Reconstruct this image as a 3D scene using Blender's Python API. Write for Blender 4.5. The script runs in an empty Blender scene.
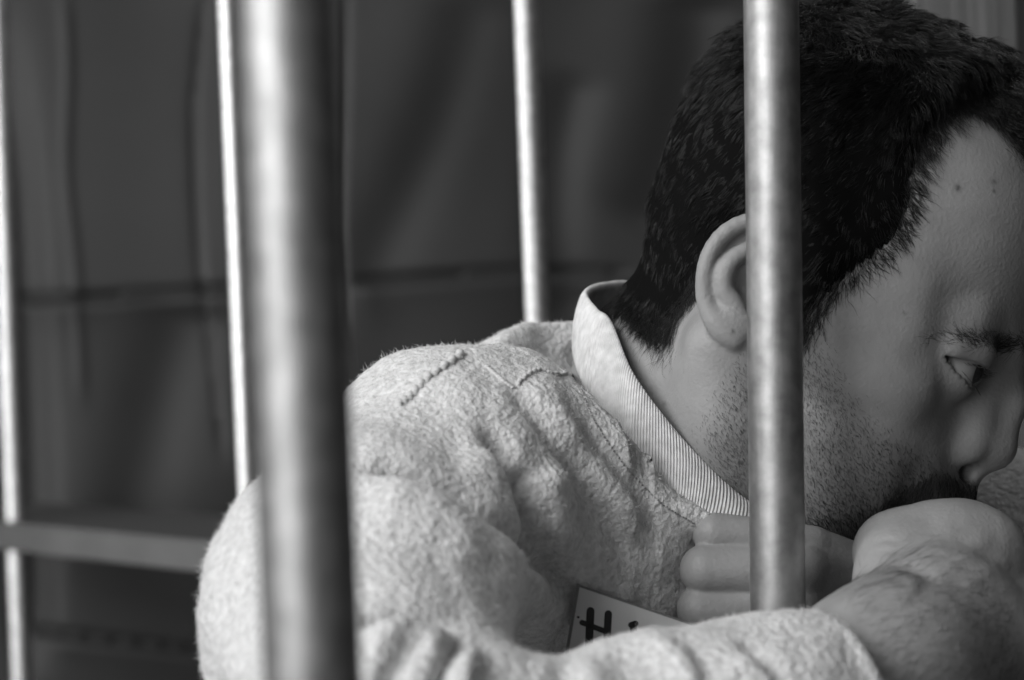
import bpy, math, random
import numpy as np
from mathutils import Vector, Matrix
from mathutils.bvhtree import BVHTree
from mathutils.kdtree import KDTree

rng = np.random.default_rng(7)
random.seed(7)
scene = bpy.context.scene
col = scene.collection

# ------------------------------------------------------------------ camera
F = 2169.0                      # focal length in pixels of the 1024 wide frame
ROLL = math.radians(2.3)
CAM_H = 1.20
cr_, sr_ = math.cos(ROLL), math.sin(ROLL)
cam_d = bpy.data.cameras.new('camera')
cam = bpy.data.objects.new('camera', cam_d)
col.objects.link(cam)
scene.camera = cam
cam_d.sensor_width = 23.6
cam_d.sensor_fit = 'HORIZONTAL'
cam_d.lens = F * 23.6 / 1024.0
cam_d.clip_start = 0.05
cam_d.dof.use_dof = True
cam_d.dof.focus_distance = 0.99
cam_d.dof.aperture_fstop = 4.8
cam.matrix_world = Matrix(((cr_, sr_, 0, 0), (0, 0, -1, 0), (-sr_, cr_, 0, CAM_H), (0, 0, 0, 1)))

# ------------------------------------------------------------------ light
scene.view_settings.view_transform = 'Standard'
scene.view_settings.look = 'None'
scene.view_settings.gamma = 1.0
scene.view_settings.exposure = 0.0
scene.view_settings.use_curve_mapping = False
world = bpy.data.worlds.new('World')
scene.world = world
world.use_nodes = True
bg = world.node_tree.nodes['Background']
bg.inputs[0].default_value = (1, 1, 1, 1)
bg.inputs[1].default_value = 0.023


def area_light(name, loc, target, sx, sy, power):
    d = bpy.data.lights.new(name, 'AREA')
    d.shape = 'RECTANGLE'
    d.size, d.size_y, d.energy = sx, sy, power
    o = bpy.data.objects.new(name, d)
    col.objects.link(o)
    o.location = loc
    o.rotation_euler = (Vector(target) - Vector(loc)).to_track_quat('-Z', 'Y').to_euler()
    return o


area_light('window_light', (-1.65, -0.5, 2.7), (0.05, 1.0, 1.15), 1.8, 1.6, 78)
area_light('low_fill_light', (-1.25, -1.1, 1.5), (0.0, 0.95, 1.2), 1.2, 1.3, 19)  # added fill: gives the bars a reflection and brightens the chest
area_light('overhead_fill_light', (0.75, 1.95, 2.8), (0.35, 1.2, 1.1), 0.8, 0.8, 9)  # added from above and behind to brighten the far sleeve
area_light('far_window_light', (1.5, -0.7, 1.7), (0.1, 0.95, 1.2), 0.25, 1.5, 0.45)
area_light('rear_bar_fill_light', (-1.75, 1.6, 1.4), (0.0, 2.15, 1.25), 0.6, 1.5, 11).data.spread = math.radians(80)  # added side light to brighten the rear bars, no known source

# ------------------------------------------------------------------ helpers


def CM(px, py, d):
    """camera frame millimetres (right, down, forward) of an image point at distance d mm"""
    return np.array([(px - 512.0) / F * d, (py - 340.0) / F * d, d], float)


def to_world(P):
    """camera frame mm -> world metres"""
    P = np.asarray(P, float) / 1000.0
    x, y, z = P[..., 0], P[..., 1], P[..., 2]
    return np.stack([x * cr_ - y * sr_, z, CAM_H - x * sr_ - y * cr_], -1)


def WP(px, py, d):
    return Vector(to_world(CM(px, py, d * 1000.0)))


def proj(P):
    P = np.asarray(P, float)
    return 512 + F * P[..., 0] / P[..., 2], 340 + F * P[..., 1] / P[..., 2]


def mesh_from(name, verts, faces, mats, parent=None, smooth=True, mat_index=None):
    me = bpy.data.meshes.new(name)
    verts = np.ascontiguousarray(verts, dtype=np.float32)
    n = len(verts)
    me.vertices.add(n)
    me.vertices.foreach_set('co', verts.ravel())
    if isinstance(faces, np.ndarray):
        nf, k = faces.shape
        me.loops.add(nf * k)
        me.loops.foreach_set('vertex_index', np.ascontiguousarray(faces, dtype=np.int32).ravel())
        me.polygons.add(nf)
        me.polygons.foreach_set('loop_start', np.arange(0, nf * k, k, dtype=np.int32))
    else:
        tot = [len(f) for f in faces]
        flat = [i for f in faces for i in f]
        nf = len(faces)
        me.loops.add(len(flat))
        me.loops.foreach_set('vertex_index', flat)
        me.polygons.add(nf)
        me.polygons.foreach_set('loop_start', np.concatenate([[0], np.cumsum(tot)[:-1]]).astype(np.int32))
    if mat_index is not None:
        me.polygons.foreach_set('material_index', np.asarray(mat_index, dtype=np.int32))
    me.polygons.foreach_set('use_smooth', np.full(nf, smooth))
    me.update(calc_edges=True)
    me.validate()
    for m in (mats if isinstance(mats, (list, tuple)) else [mats]):
        me.materials.append(m)
    o = bpy.data.objects.new(name, me)
    col.objects.link(o)
    if parent is not None:
        o.parent = parent
    return o


def tag(o, label=None, cat=None, group=None, kind=None):
    if label: o['label'] = label
    if cat: o['category'] = cat
    if group: o['group'] = group
    if kind: o['kind'] = kind
    return o


def sstep(x, a, b):
    t = np.clip((x - a) / (b - a), 0, 1)
    return t * t * (3 - 2 * t)


def wob(P, scale, seed):
    """smooth pseudo noise in about -1..1 from a few incommensurate sine waves"""
    r = np.random.default_rng(seed)
    out = 0
    for i in range(6):
        k = r.normal(size=3)
        k /= np.linalg.norm(k)
        k *= (0.6 + 0.9 * r.random()) * 2 * math.pi / scale
        out = out + np.sin(P @ k + r.random() * 6.283)
    return out / 3.2


# ---- materials
def new_mat(name):
    m = bpy.data.materials.new(name)
    m.use_nodes = True
    nt = m.node_tree
    return m, nt, nt.nodes['Principled BSDF']


def grey(v):
    return (v, v, v, 1)


def simple_mat(name, v, rough=0.6, metal=0.0, spec=0.5):
    m, nt, b = new_mat(name)
    b.inputs['Base Color'].default_value = grey(v)
    b.inputs['Roughness'].default_value = rough
    b.inputs['Metallic'].default_value = metal
    b.inputs['Specular IOR Level'].default_value = spec
    return m


def noise_mat(name, v0, v1, scale, rough, bump, bump_scale, metal=0.0, stretch=(1, 1, 1), spec=0.4, dist=0.002, detail=4, sss=0.0):
    m, nt, b = new_mat(name)
    tc = nt.nodes.new('ShaderNodeTexCoord')
    mp = nt.nodes.new('ShaderNodeMapping')
    mp.inputs['Scale'].default_value = stretch
    nt.links.new(tc.outputs['Object'], mp.inputs['Vector'])
    n = nt.nodes.new('ShaderNodeTexNoise')
    n.inputs['Scale'].default_value = scale
    n.inputs['Detail'].default_value = detail
    nt.links.new(mp.outputs[0], n.inputs['Vector'])
    rp = nt.nodes.new('ShaderNodeValToRGB')
    rp.color_ramp.elements[0].color = grey(v0)
    rp.color_ramp.elements[1].color = grey(v1)
    rp.color_ramp.elements[0].position = 0.3
    rp.color_ramp.elements[1].position = 0.7
    nt.links.new(n.outputs['Fac'], rp.inputs['Fac'])
    nt.links.new(rp.outputs['Color'], b.inputs['Base Color'])
    b.inputs['Roughness'].default_value = rough
    b.inputs['Metallic'].default_value = metal
    b.inputs['Specular IOR Level'].default_value = spec
    if sss:
        b.inputs['Subsurface Weight'].default_value = sss
        b.inputs['Subsurface Radius'].default_value = (0.004, 0.004, 0.004)
        b.inputs['Subsurface Scale'].default_value = 1.0
    if bump:
        n2 = nt.nodes.new('ShaderNodeTexNoise')
        n2.inputs['Scale'].default_value = bump_scale
        n2.inputs['Detail'].default_value = detail
        nt.links.new(mp.outputs[0], n2.inputs['Vector'])
        bp = nt.nodes.new('ShaderNodeBump')
        bp.inputs['Strength'].default_value = bump
        bp.inputs['Distance'].default_value = dist
        nt.links.new(n2.outputs['Fac'], bp.inputs['Height'])
        nt.links.new(bp.outputs[0], b.inputs['Normal'])
    return m


M_skin = noise_mat('skin_surface', 0.25, 0.30, 60, 0.5, 0.5, 520, spec=0.35, dist=0.0007, detail=8, sss=0.0)
M_fleece = noise_mat('fleece', 0.52, 0.75, 320, 0.95, 1.0, 330, spec=0.1, dist=0.0022, detail=4)
M_fuzz = simple_mat('fleece_fibre', 0.70, 0.9, 0, 0.1)
M_rib = noise_mat('rib_knit', 0.50, 0.70, 180, 0.95, 0.3, 900, spec=0.1, dist=0.0006)
M_seam = simple_mat('seam_thread', 0.55, 0.95, 0, 0.1)
M_hair = simple_mat('dark_hair', 0.006, 0.36, 0, 0.36)
M_haircap = simple_mat('hair_underlayer', 0.004, 0.9, 0, 0.05)
M_stub = simple_mat('stubble_hair', 0.03, 0.6, 0, 0.3)
M_mole = simple_mat('mole', 0.05, 0.5)
M_floor = noise_mat('concrete', 0.10, 0.14, 6, 0.8, 0.2, 40)
M_wall = noise_mat('plaster', 0.05, 0.06, 4, 0.9, 0.1, 60)
M_lash = simple_mat('lash_hair', 0.01, 0.5)


# ---- signed distance modelling on a dense grid
class Grid:
    def __init__(s, lo, hi, h):
        s.lo, s.h = np.array(lo, float), float(h)
        s.n = np.ceil((np.array(hi, float) - s.lo) / h).astype(int) + 1
        s.ax = [(s.lo[i] + h * np.arange(s.n[i])).astype(np.float32) for i in range(3)]
        s.D = np.full(s.n, 1e3, np.float32)

    def sl(s, lo, hi):
        r = []
        for i in range(3):
            a = max(0, int((lo[i] - s.lo[i]) / s.h))
            b = min(s.n[i], int((hi[i] - s.lo[i]) / s.h) + 2)
            if b <= a: return None
            r.append(slice(a, b))
        return tuple(r)

    def pts(s, sl):
        return (s.ax[0][sl[0]][:, None, None], s.ax[1][sl[1]][None, :, None], s.ax[2][sl[2]][None, None, :])

    def put(s, fn, lo, hi, k=0.0, sub=False, inter=False):
        pad = k + 4 * s.h
        sl = s.sl(np.array(lo, float) - pad, np.array(hi, float) + pad) if not inter else (slice(None),) * 3
        if sl is None: return
        d = fn(*s.pts(sl))
        A = s.D[sl]
        if sub: d = -d
        if sub or inter:
            if k > 0:
                hh = np.maximum(k - np.abs(A - d), 0) / k
                s.D[sl] = np.maximum(A, d) + hh * hh * k * 0.25
            else:
                s.D[sl] = np.maximum(A, d)
        else:
            if k > 0:
                hh = np.maximum(k - np.abs(A - d), 0) / k
                s.D[sl] = np.minimum(A, d) - hh * hh * k * 0.25
            else:
                s.D[sl] = np.minimum(A, d)

    def ell(s, c, r, k=0.0, sub=False, rot=None):
        c, r = np.array(c, float), np.array(r, float)
        rm = r.max() if rot is not None else r

        def fn(x, y, z):
            x, y, z = x - c[0], y - c[1], z - c[2]
            if rot is not None:
                R_ = rot.T
                x, y, z = (R_[0, 0] * x + R_[0, 1] * y + R_[0, 2] * z, R_[1, 0] * x + R_[1, 1] * y + R_[1, 2] * z,
                           R_[2, 0] * x + R_[2, 1] * y + R_[2, 2] * z)
            k0 = np.sqrt((x / r[0]) ** 2 + (y / r[1]) ** 2 + (z / r[2]) ** 2)
            k1 = np.sqrt((x / r[0] ** 2) ** 2 + (y / r[1] ** 2) ** 2 + (z / r[2] ** 2) ** 2)
            return k0 * (k0 - 1) / np.maximum(k1, 1e-6)
        s.put(fn, c - rm, c + rm, k, sub)

    def cap(s, a, b, ra, rb, k=0.0, sub=False):
        a, b = np.array(a, float), np.array(b, float)
        ab = b - a
        L2 = max(float(ab @ ab), 1e-9)

        def fn(x, y, z):
            t = np.clip(((x - a[0]) * ab[0] + (y - a[1]) * ab[1] + (z - a[2]) * ab[2]) / L2, 0, 1)
            d = np.sqrt((x - a[0] - t * ab[0]) ** 2 + (y - a[1] - t * ab[1]) ** 2 + (z - a[2] - t * ab[2]) ** 2)
            return d - (ra + (rb - ra) * t)
        rm = max(ra, rb)
        s.put(fn, np.minimum(a, b) - rm, np.maximum(a, b) + rm, k, sub)

    def chain(s, pts, rad, k=0.0, sub=False):
        for i in range(len(pts) - 1):
            s.cap(pts[i], pts[i + 1], rad[i], rad[i + 1], k, sub)

    def mesh(s):
        D = s.D
        n = np.array(D.shape)
        S = D < 0
        c = [(0, 0, 0), (1, 0, 0), (0, 1, 0), (1, 1, 0), (0, 0, 1), (1, 0, 1), (0, 1, 1), (1, 1, 1)]
        cnt = np.zeros(n - 1, np.int8)
        for o in c:
            cnt += S[o[0]:n[0] - 1 + o[0], o[1]:n[1] - 1 + o[1], o[2]:n[2] - 1 + o[2]]
        I = np.argwhere((cnt > 0) & (cnt < 8))
        idx = np.full(n - 1, -1, np.int32)
        idx[I[:, 0], I[:, 1], I[:, 2]] = np.arange(len(I))
        V = np.stack([D[I[:, 0] + o[0], I[:, 1] + o[1], I[:, 2] + o[2]] for o in c], 1)
        acc = np.zeros((len(I), 3))
        num = np.zeros(len(I))
        for i in range(8):
            for ax in range(3):
                j = i | (1 << ax)
                if j == i: continue
                va, vb = V[:, i], V[:, j]
                m = (va < 0) != (vb < 0)
                t = np.where(m, va / np.where(m, va - vb, 1), 0)
                p = np.tile(np.array(c[i], float), (len(I), 1))
                p[:, ax] += t
                acc += np.where(m[:, None], p, 0)
                num += m
        P = s.lo + (I + acc / num[:, None]) * s.h
        Q = []
        for ax in range(3):
            u, v = (ax + 1) % 3, (ax + 2) % 3
            a = [slice(1, n[i] - 1) for i in range(3)]
            a[ax] = slice(0, n[ax] - 1)
            b = list(a)
            b[ax] = slice(1, n[ax])
            s0, s1 = S[tuple(a)], S[tuple(b)]
            E_ = np.argwhere(s0 != s1)
            fl = s0[E_[:, 0], E_[:, 1], E_[:, 2]]
            E_ = E_ + np.array([1 if i != ax else 0 for i in range(3)])
            def at(du, dv):
                e = E_.copy()
                e[:, u] += du
                e[:, v] += dv
                return idx[e[:, 0], e[:, 1], e[:, 2]]
            q = np.stack([at(-1, -1), at(0, -1), at(0, 0), at(-1, 0)], 1)
            q = np.where(fl[:, None], q, q[:, ::-1])
            Q.append(q)
        Q = np.concatenate(Q)
        Q = Q[(Q >= 0).all(1)]
        return P, Q


def vnormals(V, Q):
    a = V[Q[:, 2]] - V[Q[:, 0]]
    b = V[Q[:, 3 if Q.shape[1] == 4 else 1]] - V[Q[:, 1 if Q.shape[1] == 4 else 0]]
    fn = np.cross(a, b)
    N = np.zeros_like(V)
    for j in range(Q.shape[1]):
        np.add.at(N, Q[:, j], fn)
    return N / np.maximum(np.linalg.norm(N, axis=1, keepdims=True), 1e-9)


def sample_surface(V, Q, w, count):
    """random points on a quad mesh, weight w per vertex -> points, normals"""
    N = vnormals(V, Q)
    c = (V[Q[:, 0]], V[Q[:, 1]], V[Q[:, 2]], V[Q[:, 3]])
    area = 0.5 * np.linalg.norm(np.cross(c[2] - c[0], c[3] - c[1]), axis=1)
    pr = area * w[Q].mean(1)
    tot = pr.sum()
    if tot <= 0: return np.zeros((0, 3)), np.zeros((0, 3)), np.zeros(0, int)
    f = rng.choice(len(Q), size=count, p=pr / tot)
    u, v = rng.random((count, 1)), rng.random((count, 1))
    bl = lambda A: (1 - u) * (1 - v) * A[Q[f, 0]] + u * (1 - v) * A[Q[f, 1]] + u * v * A[Q[f, 2]] + (1 - u) * v * A[Q[f, 3]]
    P, n = bl(V), bl(N)
    return P, n / np.maximum(np.linalg.norm(n, axis=1, keepdims=True), 1e-9), f


def strands_mesh(paths, rad):
    """paths (n, k, 3), rad (n,) root radius -> three sided tapering tubes"""
    n, k, _ = paths.shape
    T = np.gradient(paths, axis=1)
    T /= np.maximum(np.linalg.norm(T, axis=2, keepdims=True), 1e-9)
    ref = rng.normal(size=(n, 1, 3))
    A = np.cross(T, ref)
    A /= np.maximum(np.linalg.norm(A, axis=2, keepdims=True), 1e-9)
    B = np.cross(T, A)
    taper = (1 - 0.8 * np.linspace(0, 1, k) ** 2)[None, :, None] * rad[:, None, None]
    ring = []
    for j in range(3):
        a = 2 * math.pi * j / 3
        ring.append(paths + taper * (A * math.cos(a) + B * math.sin(a)))
    V = np.stack(ring, 2).reshape(-1, 3)          # index = (i*k + s)*3 + j
    base = (np.arange(n)[:, None, None] * k + np.arange(k - 1)[None, :, None]) * 3
    j = np.arange(3)[None, None, :]
    j2 = (j + 1) % 3
    Q = np.stack([base + j, base + j2, base + 3 + j2, base + 3 + j], -1).reshape(-1, 4)
    return V, Q


def tube_along(pts, rad, sides=10, closed=False):
    pts = np.asarray(pts, float)
    k = len(pts)
    rad = np.broadcast_to(np.asarray(rad, float), (k,))
    T = np.gradient(pts, axis=0)
    T /= np.linalg.norm(T, axis=1, keepdims=True)
    up = np.array([0.13, 0.31, 0.94])
    A = np.cross(T, up); A /= np.linalg.norm(A, axis=1, keepdims=True)
    B = np.cross(T, A)
    a = np.linspace(0, 2 * math.pi, sides, endpoint=False)
    V = (pts[:, None] + rad[:, None, None] * (A[:, None] * np.cos(a)[None, :, None] + B[:, None] * np.sin(a)[None, :, None])).reshape(-1, 3)
    F_ = []
    for i in range(k - 1):
        for j in range(sides):
            j2 = (j + 1) % sides
            F_.append((i * sides + j, i * sides + j2, (i + 1) * sides + j2, (i + 1) * sides + j))
    F_.append(tuple(range(sides - 1, -1, -1)))
    F_.append(tuple((k - 1) * sides + j for j in range(sides)))
    return V, F_


def spline(pts, n):
    """Catmull-Rom through pts, n samples"""
    P = np.asarray(pts, float)
    P = np.vstack([2 * P[0] - P[1], P, 2 * P[-1] - P[-2]])
    t = np.linspace(0, len(pts) - 1 - 1e-9, n)
    i = t.astype(int)
    u = (t - i)[:, None]
    p0, p1, p2, p3 = P[i], P[i + 1], P[i + 2], P[i + 3]
    return 0.5 * ((2 * p1) + (p2 - p0) * u + (2 * p0 - 5 * p1 + 4 * p2 - p3) * u ** 2 + (3 * p1 - p0 - 3 * p2 + p3) * u ** 3)


def poly_sd(px, py, poly):
    """signed distance in px to a polygon, positive inside"""
    poly = np.asarray(poly, float)
    d = np.full(px.shape, 1e9)
    ins = np.zeros(px.shape, bool)
    for i in range(len(poly)):
        a, b = poly[i], poly[(i + 1) % len(poly)]
        e = b - a
        t = np.clip(((px - a[0]) * e[0] + (py - a[1]) * e[1]) / (e @ e), 0, 1)
        d = np.minimum(d, np.hypot(px - a[0] - t * e[0], py - a[1] - t * e[1]))
        c = ((a[1] > py) != (b[1] > py))
        with np.errstate(divide='ignore', invalid='ignore'):
            xi = (b[0] - a[0]) * (py - a[1]) / (b[1] - a[1]) + a[0]
        ins ^= c & (px < xi)
    return np.where(ins, d, -d)


def line_sd(px, py, pl):
    """signed distance to an open polyline (sign: + on its left in image sense) and position along it 0..1"""
    pl = np.asarray(pl, float)
    best = np.full(px.shape, 1e9)
    sg = np.zeros(px.shape)
    tt = np.zeros(px.shape)
    seg = np.linalg.norm(np.diff(pl, axis=0), axis=1)
    cum = np.concatenate([[0], np.cumsum(seg)])
    for i in range(len(pl) - 1):
        a, e = pl[i], pl[i + 1] - pl[i]
        t = np.clip(((px - a[0]) * e[0] + (py - a[1]) * e[1]) / (e @ e), 0, 1)
        dx, dy = px - a[0] - t * e[0], py - a[1] - t * e[1]
        d = np.hypot(dx, dy)
        m = d < best
        best = np.where(m, d, best)
        sg = np.where(m, np.sign(e[0] * dy - e[1] * dx), sg)
        tt = np.where(m, (cum[i] + t * seg[i]) / cum[-1], tt)
    return best * sg, tt


def local_rot(y, p, r):
    cy, sy, cp, sp, cr, sr = math.cos(y), math.sin(y), math.cos(p), math.sin(p), math.cos(r), math.sin(r)
    B = np.array([[1, 0, 0], [0, 0, -1], [0, -1, 0]], float)
    return B @ np.array([[cy, sy, 0], [-sy, cy, 0], [0, 0, 1]]) @ np.array([[cp, 0, sp], [0, 1, 0], [-sp, 0, cp]]) @ np.array([[1, 0, 0], [0, cr, -sr], [0, sr, cr]])


# =================================================================== SETTING
def box_vf(lo, hi):
    (x0, y0, z0), (x1, y1, z1) = lo, hi
    V = [(x0, y0, z0), (x1, y0, z0), (x1, y1, z0), (x0, y1, z0), (x0, y0, z1), (x1, y0, z1), (x1, y1, z1), (x0, y1, z1)]
    return V, [(0, 3, 2, 1), (4, 5, 6, 7), (0, 1, 5, 4), (1, 2, 6, 5), (2, 3, 7, 6), (3, 0, 4, 7)]


def bevel(o, w, seg=3):
    m = o.modifiers.new('bevel', 'BEVEL')
    m.width, m.segments, m.limit_method = w, seg, 'ANGLE'
    return o


V, f = box_vf((-2.6, -1.6, -0.1), (2.6, 3.5, 0.0))
tag(mesh_from('floor', V, f, M_floor, smooth=False), kind='structure')
V, f = box_vf((-2.6, 3.35, 0.0), (2.6, 3.5, 2.9))
tag(mesh_from('wall_back', V, f, M_wall, smooth=False), kind='structure')

# ---- dark wrinkled sheet behind the cell
M_sheet = noise_mat('dark_sheet', 0.017, 0.023, 5, 0.5, 0.12, 90, spec=0.2, dist=0.001, stretch=(1, 1, 1))
SD = 2.62                       # distance of the sheet
nx, nz = 600, 460
gx = np.linspace(-1.95, 0.75, nx)
gz = np.linspace(0.25, 2.45, nz)
X, Z = np.meshgrid(gx, gz, indexing='ij')
# image position of the undisturbed sheet
cx = X * cr_ - (Z - CAM_H) * sr_
cy = -X * sr_ - (Z - CAM_H) * cr_
SX, SY = 512 + F * cx / SD, 340 + F * cy / SD
disp = np.zeros_like(X)
P3 = np.stack([X * 0.9, Z * 0.35, 0 * X], -1)
disp += 0.008 * wob(P3, 0.42, 3) + 0.003 * wob(P3 + 5, 0.2, 4)
P3 = np.stack([X - 0.45 * Z, 0.3 * Z, 0 * X], -1)
disp += 0.006 * wob(P3, 0.33, 9) * sstep(SX, 300, 420)


def crease(pl, amp, sig, side_amp=0.0, side_sig=20):
    global disp
    d, t = line_sd(SX, SY, spline(pl, 24))
    endf = sstep(t, 0.0, 0.12) * (1 - sstep(t, 0.88, 1.0)) if True else 1
    disp += amp * np.exp(-(d / sig) ** 2) * endf
    disp += side_amp * np.exp(-np.maximum(d, 0) / side_sig) * (d > 0) * endf


crease([(-60, 298), (20, 300), (120, 297), (232, 290), (300, 288)], 0.012, 5, -0.012, 30)
crease([(335, 284), (360, 282), (440, 277), (520, 272), (640, 274)], 0.014, 5, -0.012, 30)
crease([(58, -30), (64, 60), (62, 170), (72, 270), (80, 420)], -0.003, 5)
crease([(205, -30), (196, 60), (192, 130), (200, 270), (225, 480)], 0.004, 4, 0.003, 20)
crease([(344, -30), (342, 90), (338, 220), (345, 340)], 0.006, 4)
crease([(20, 632), (80, 640), (150, 648), (240, 660)], 0.010, 5, -0.010, 25)
crease([(-20, -30), (10, 150), (20, 300), (28, 480), (30, 700)], 0.015, 22)
crease([(480, -20), (440, 120), (390, 230), (360, 300)], 0.006, 30)
crease([(580, 60), (560, 160), (560, 260), (580, 330)], 0.008, 26)
crease([(700, -20), (690, 120), (650, 240)], 0.014, 40)
crease([(190, 290), (150, 440), (120, 560)], 0.012, 40)
V = np.stack([X, SD + 0.02 + disp, Z], -1).reshape(-1, 3)
ii = (np.arange(nx - 1)[:, None] * nz + np.arange(nz - 1)[None, :]).ravel()
Q = np.stack([ii, ii + nz, ii + nz + 1, ii + 1], 1)
sheet = mesh_from('hanging_sheet', V, Q, M_sheet)
sm_ = sheet.modifiers.new('thick', 'SOLIDIFY'); sm_.thickness = 0.002
tag(sheet, 'large dark wrinkled sheet hanging behind the cell bars', 'curtain')

# ---- wooden board at the upper right, behind the head
M_board = noise_mat('pale_wood', 0.06, 0.15, 120, 0.6, 0.6, 150, stretch=(3, 3, 0.04), spec=0.3)
xb0, xb1 = WP(912, 20, 1.56).x, WP(1018, 20, 1.56).x
V, f = box_vf((xb0, 1.56, 0.0), (xb1, 1.605, 2.45))
board = bevel(mesh_from('wooden_post', V, f, M_board, smooth=False), 0.003)
tag(board, 'upright wooden post with vertical grain behind the man\'s forelock at upper right', 'post')

# ---- steel bars
m, nt, b = new_mat('brushed_steel')
tc = nt.nodes.new('ShaderNodeTexCoord')
mp = nt.nodes.new('ShaderNodeMapping'); mp.inputs['Scale'].default_value = (1, 1, 0.12)
nt.links.new(tc.outputs['Object'], mp.inputs[0])
n1 = nt.nodes.new('ShaderNodeTexNoise'); n1.inputs['Scale'].default_value = 420; n1.inputs['Detail'].default_value = 6
nt.links.new(mp.outputs[0], n1.inputs['Vector'])
n2 = nt.nodes.new('ShaderNodeTexNoise'); n2.inputs['Scale'].default_value = 120; n2.inputs['Detail'].default_value = 6
nt.links.new(tc.outputs['Object'], n2.inputs['Vector'])
rp = nt.nodes.new('ShaderNodeValToRGB')
rp.color_ramp.elements[0].color = grey(0.34); rp.color_ramp.elements[0].position = 0.3
rp.color_ramp.elements[1].color = grey(0.50); rp.color_ramp.elements[1].position = 0.65
nt.links.new(n2.outputs['Fac'], rp.inputs[0]); nt.links.new(rp.outputs[0], b.inputs['Base Color'])
mr = nt.nodes.new('ShaderNodeMapRange')
mr.inputs['To Min'].default_value = 0.46; mr.inputs['To Max'].default_value = 0.62
nt.links.new(n1.outputs['Fac'], mr.inputs['Value']); nt.links.new(mr.outputs[0], b.inputs['Roughness'])
b.inputs['Metallic'].default_value = 1.0
bp = nt.nodes.new('ShaderNodeBump'); bp.inputs['Strength'].default_value = 0.12; bp.inputs['Distance'].default_value = 0.0005
nt.links.new(n1.outputs['Fac'], bp.inputs['Height']); nt.links.new(bp.outputs[0], b.inputs['Normal'])
M_steel = m


def bar(top_px, bot_px, d, dia, label):
    """straight round bar through two image points at one distance, floor to ceiling"""
    a, c = WP(top_px[0], top_px[1], d), WP(bot_px[0], bot_px[1], d)
    u = (a - c) / (a.z - c.z)
    p0 = c + u * (0.0 - c.z)
    p1 = c + u * (2.45 - c.z)
    base = p0.copy()
    V, f = tube_along([tuple(p0 + (p1 - p0) * t - base) for t in np.linspace(0, 1, 12)], dia / 2, 48)
    o = mesh_from('cell_bar', V, f, M_steel)
    o.location = base
    for p in o.data.polygons:
        if len(p.vertices) > 4: p.use_smooth = False
    tag(o, label, 'bar', 'round steel bars of the cell')
    return o


bar((285, 0), (313, 680), 0.537, 0.0245, 'thick blurred steel bar nearest the camera, in front of the sleeve')
bar((771, 0), (778, 610), 0.925, 0.0236, 'sharp steel bar standing in front of the man\'s ear and jaw')
bar((526, 0), (539, 350), 1.66, 0.0188, 'thin rear steel bar rising behind the man\'s shoulder beside his collar')
bar((229, 0), (250, 500), 1.975, 0.0197, 'thin rear steel bar half hidden by the thick blurred bar')
bar((0, 100), (22, 680), 2.335, 0.0210, 'thin rear steel bar at the far left passing through the wooden rail')

# ---- horizontal rail of the rear grille
M_rail = noise_mat('grey_painted_wood', 0.042, 0.058, 25, 0.55, 0.2, 60, stretch=(0.15, 1, 1), spec=0.3)
dl, dr = 2.38, 1.95
A, B_ = WP(-30, 518, dl), WP(235, 545, dr)
dirv = (B_ - A); dirv.z = 0; dirv.normalize()
nrm = Vector((-dirv.y, dirv.x, 0))                     # away from the camera
zt = 0.5 * (A.z + B_.z)
p0, p1 = A - dirv * 0.15, B_ + dirv * 0.45
hgt, dep = 0.030, 0.17
V = []
for p in (p0, p1):
    for (dn, dz) in ((0, 0), (dep, 0), (dep, -hgt), (0, -hgt)):
        q = p + nrm * dn
        V.append((q.x, q.y, zt + dz))
f = [(0, 1, 2, 3), (7, 6, 5, 4), (0, 4, 5, 1), (1, 5, 6, 2), (2, 6, 7, 3), (3, 7, 4, 0)]
rail = bevel(mesh_from('cross_rail', V, f, M_rail, smooth=False), 0.002)
tag(rail, 'grey horizontal wooden rail across the rear bars at lower left', 'rail')

# =================================================================== THE MAN
# head in its own frame, millimetres: f forward, l towards his right (the camera side), h up; origin between the ears
HR = local_rot(-.37, .31, .15)
HT = np.array([131., -1., 1052.])
HS = 1.045


def h2c(p):
    return (np.asarray(p, float) * HS) @ HR.T + HT


def c2h(p):
    return (np.asarray(p, float) - HT) @ HR / HS


EYE_C = np.array([83.5, 33.0, 9.0])
EYE_R = 12.8

g = Grid((-125, -100, -150), (140, 104, 165), 1.35)
# cranium and forehead
g.ell((16, 0, 64), (86, 77, 82))
g.ell((52, 0, 62), (53, 62, 58), 20)
g.ell((8, 0, 20), (58, 69, 48), 18)
# face mass
g.ell((40, 0, -18), (55, 58, 66), 20)
for s in (1, -1):
    g.cap((6, s * 54, -48), (66, s * 24, -88), 15, 14, 22)        # jaw line
    g.cap((4, s * 58, -8), (6, s * 54, -48), 16, 15, 22)
    g.ell((60, s * 47, -8), (22, 17, 15), 16)                     # cheekbone
    g.ell((50, s * 42, -42), (30, 20, 30), 18)                    # cheek
    g.ell((38, s * 60, 20), (30, 14, 30), 24)                     # temple
g.ell((42, 0, -70), (44, 42, 32), 20)
g.ell((82, 0, -88), (15, 18, 16), 16)                             # chin
# neck
nk = [c2h(CM(756, 325, 1052)), c2h(CM(694, 412, 1062)), c2h(CM(655, 480, 1085))]
g.chain(nk, [57, 56, 48], 22)
skull = Grid((-125, -100, -150), (140, 104, 165), 2.7)
skull.D = g.D[::2, ::2, ::2].copy()
skull.n = np.array(skull.D.shape)
skull.h = 2.7
# sterno-mastoid hint
g.cap(c2h(CM(712, 345, 985)), c2h(CM(720, 480, 1000)), 9, 9, 22)
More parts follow.
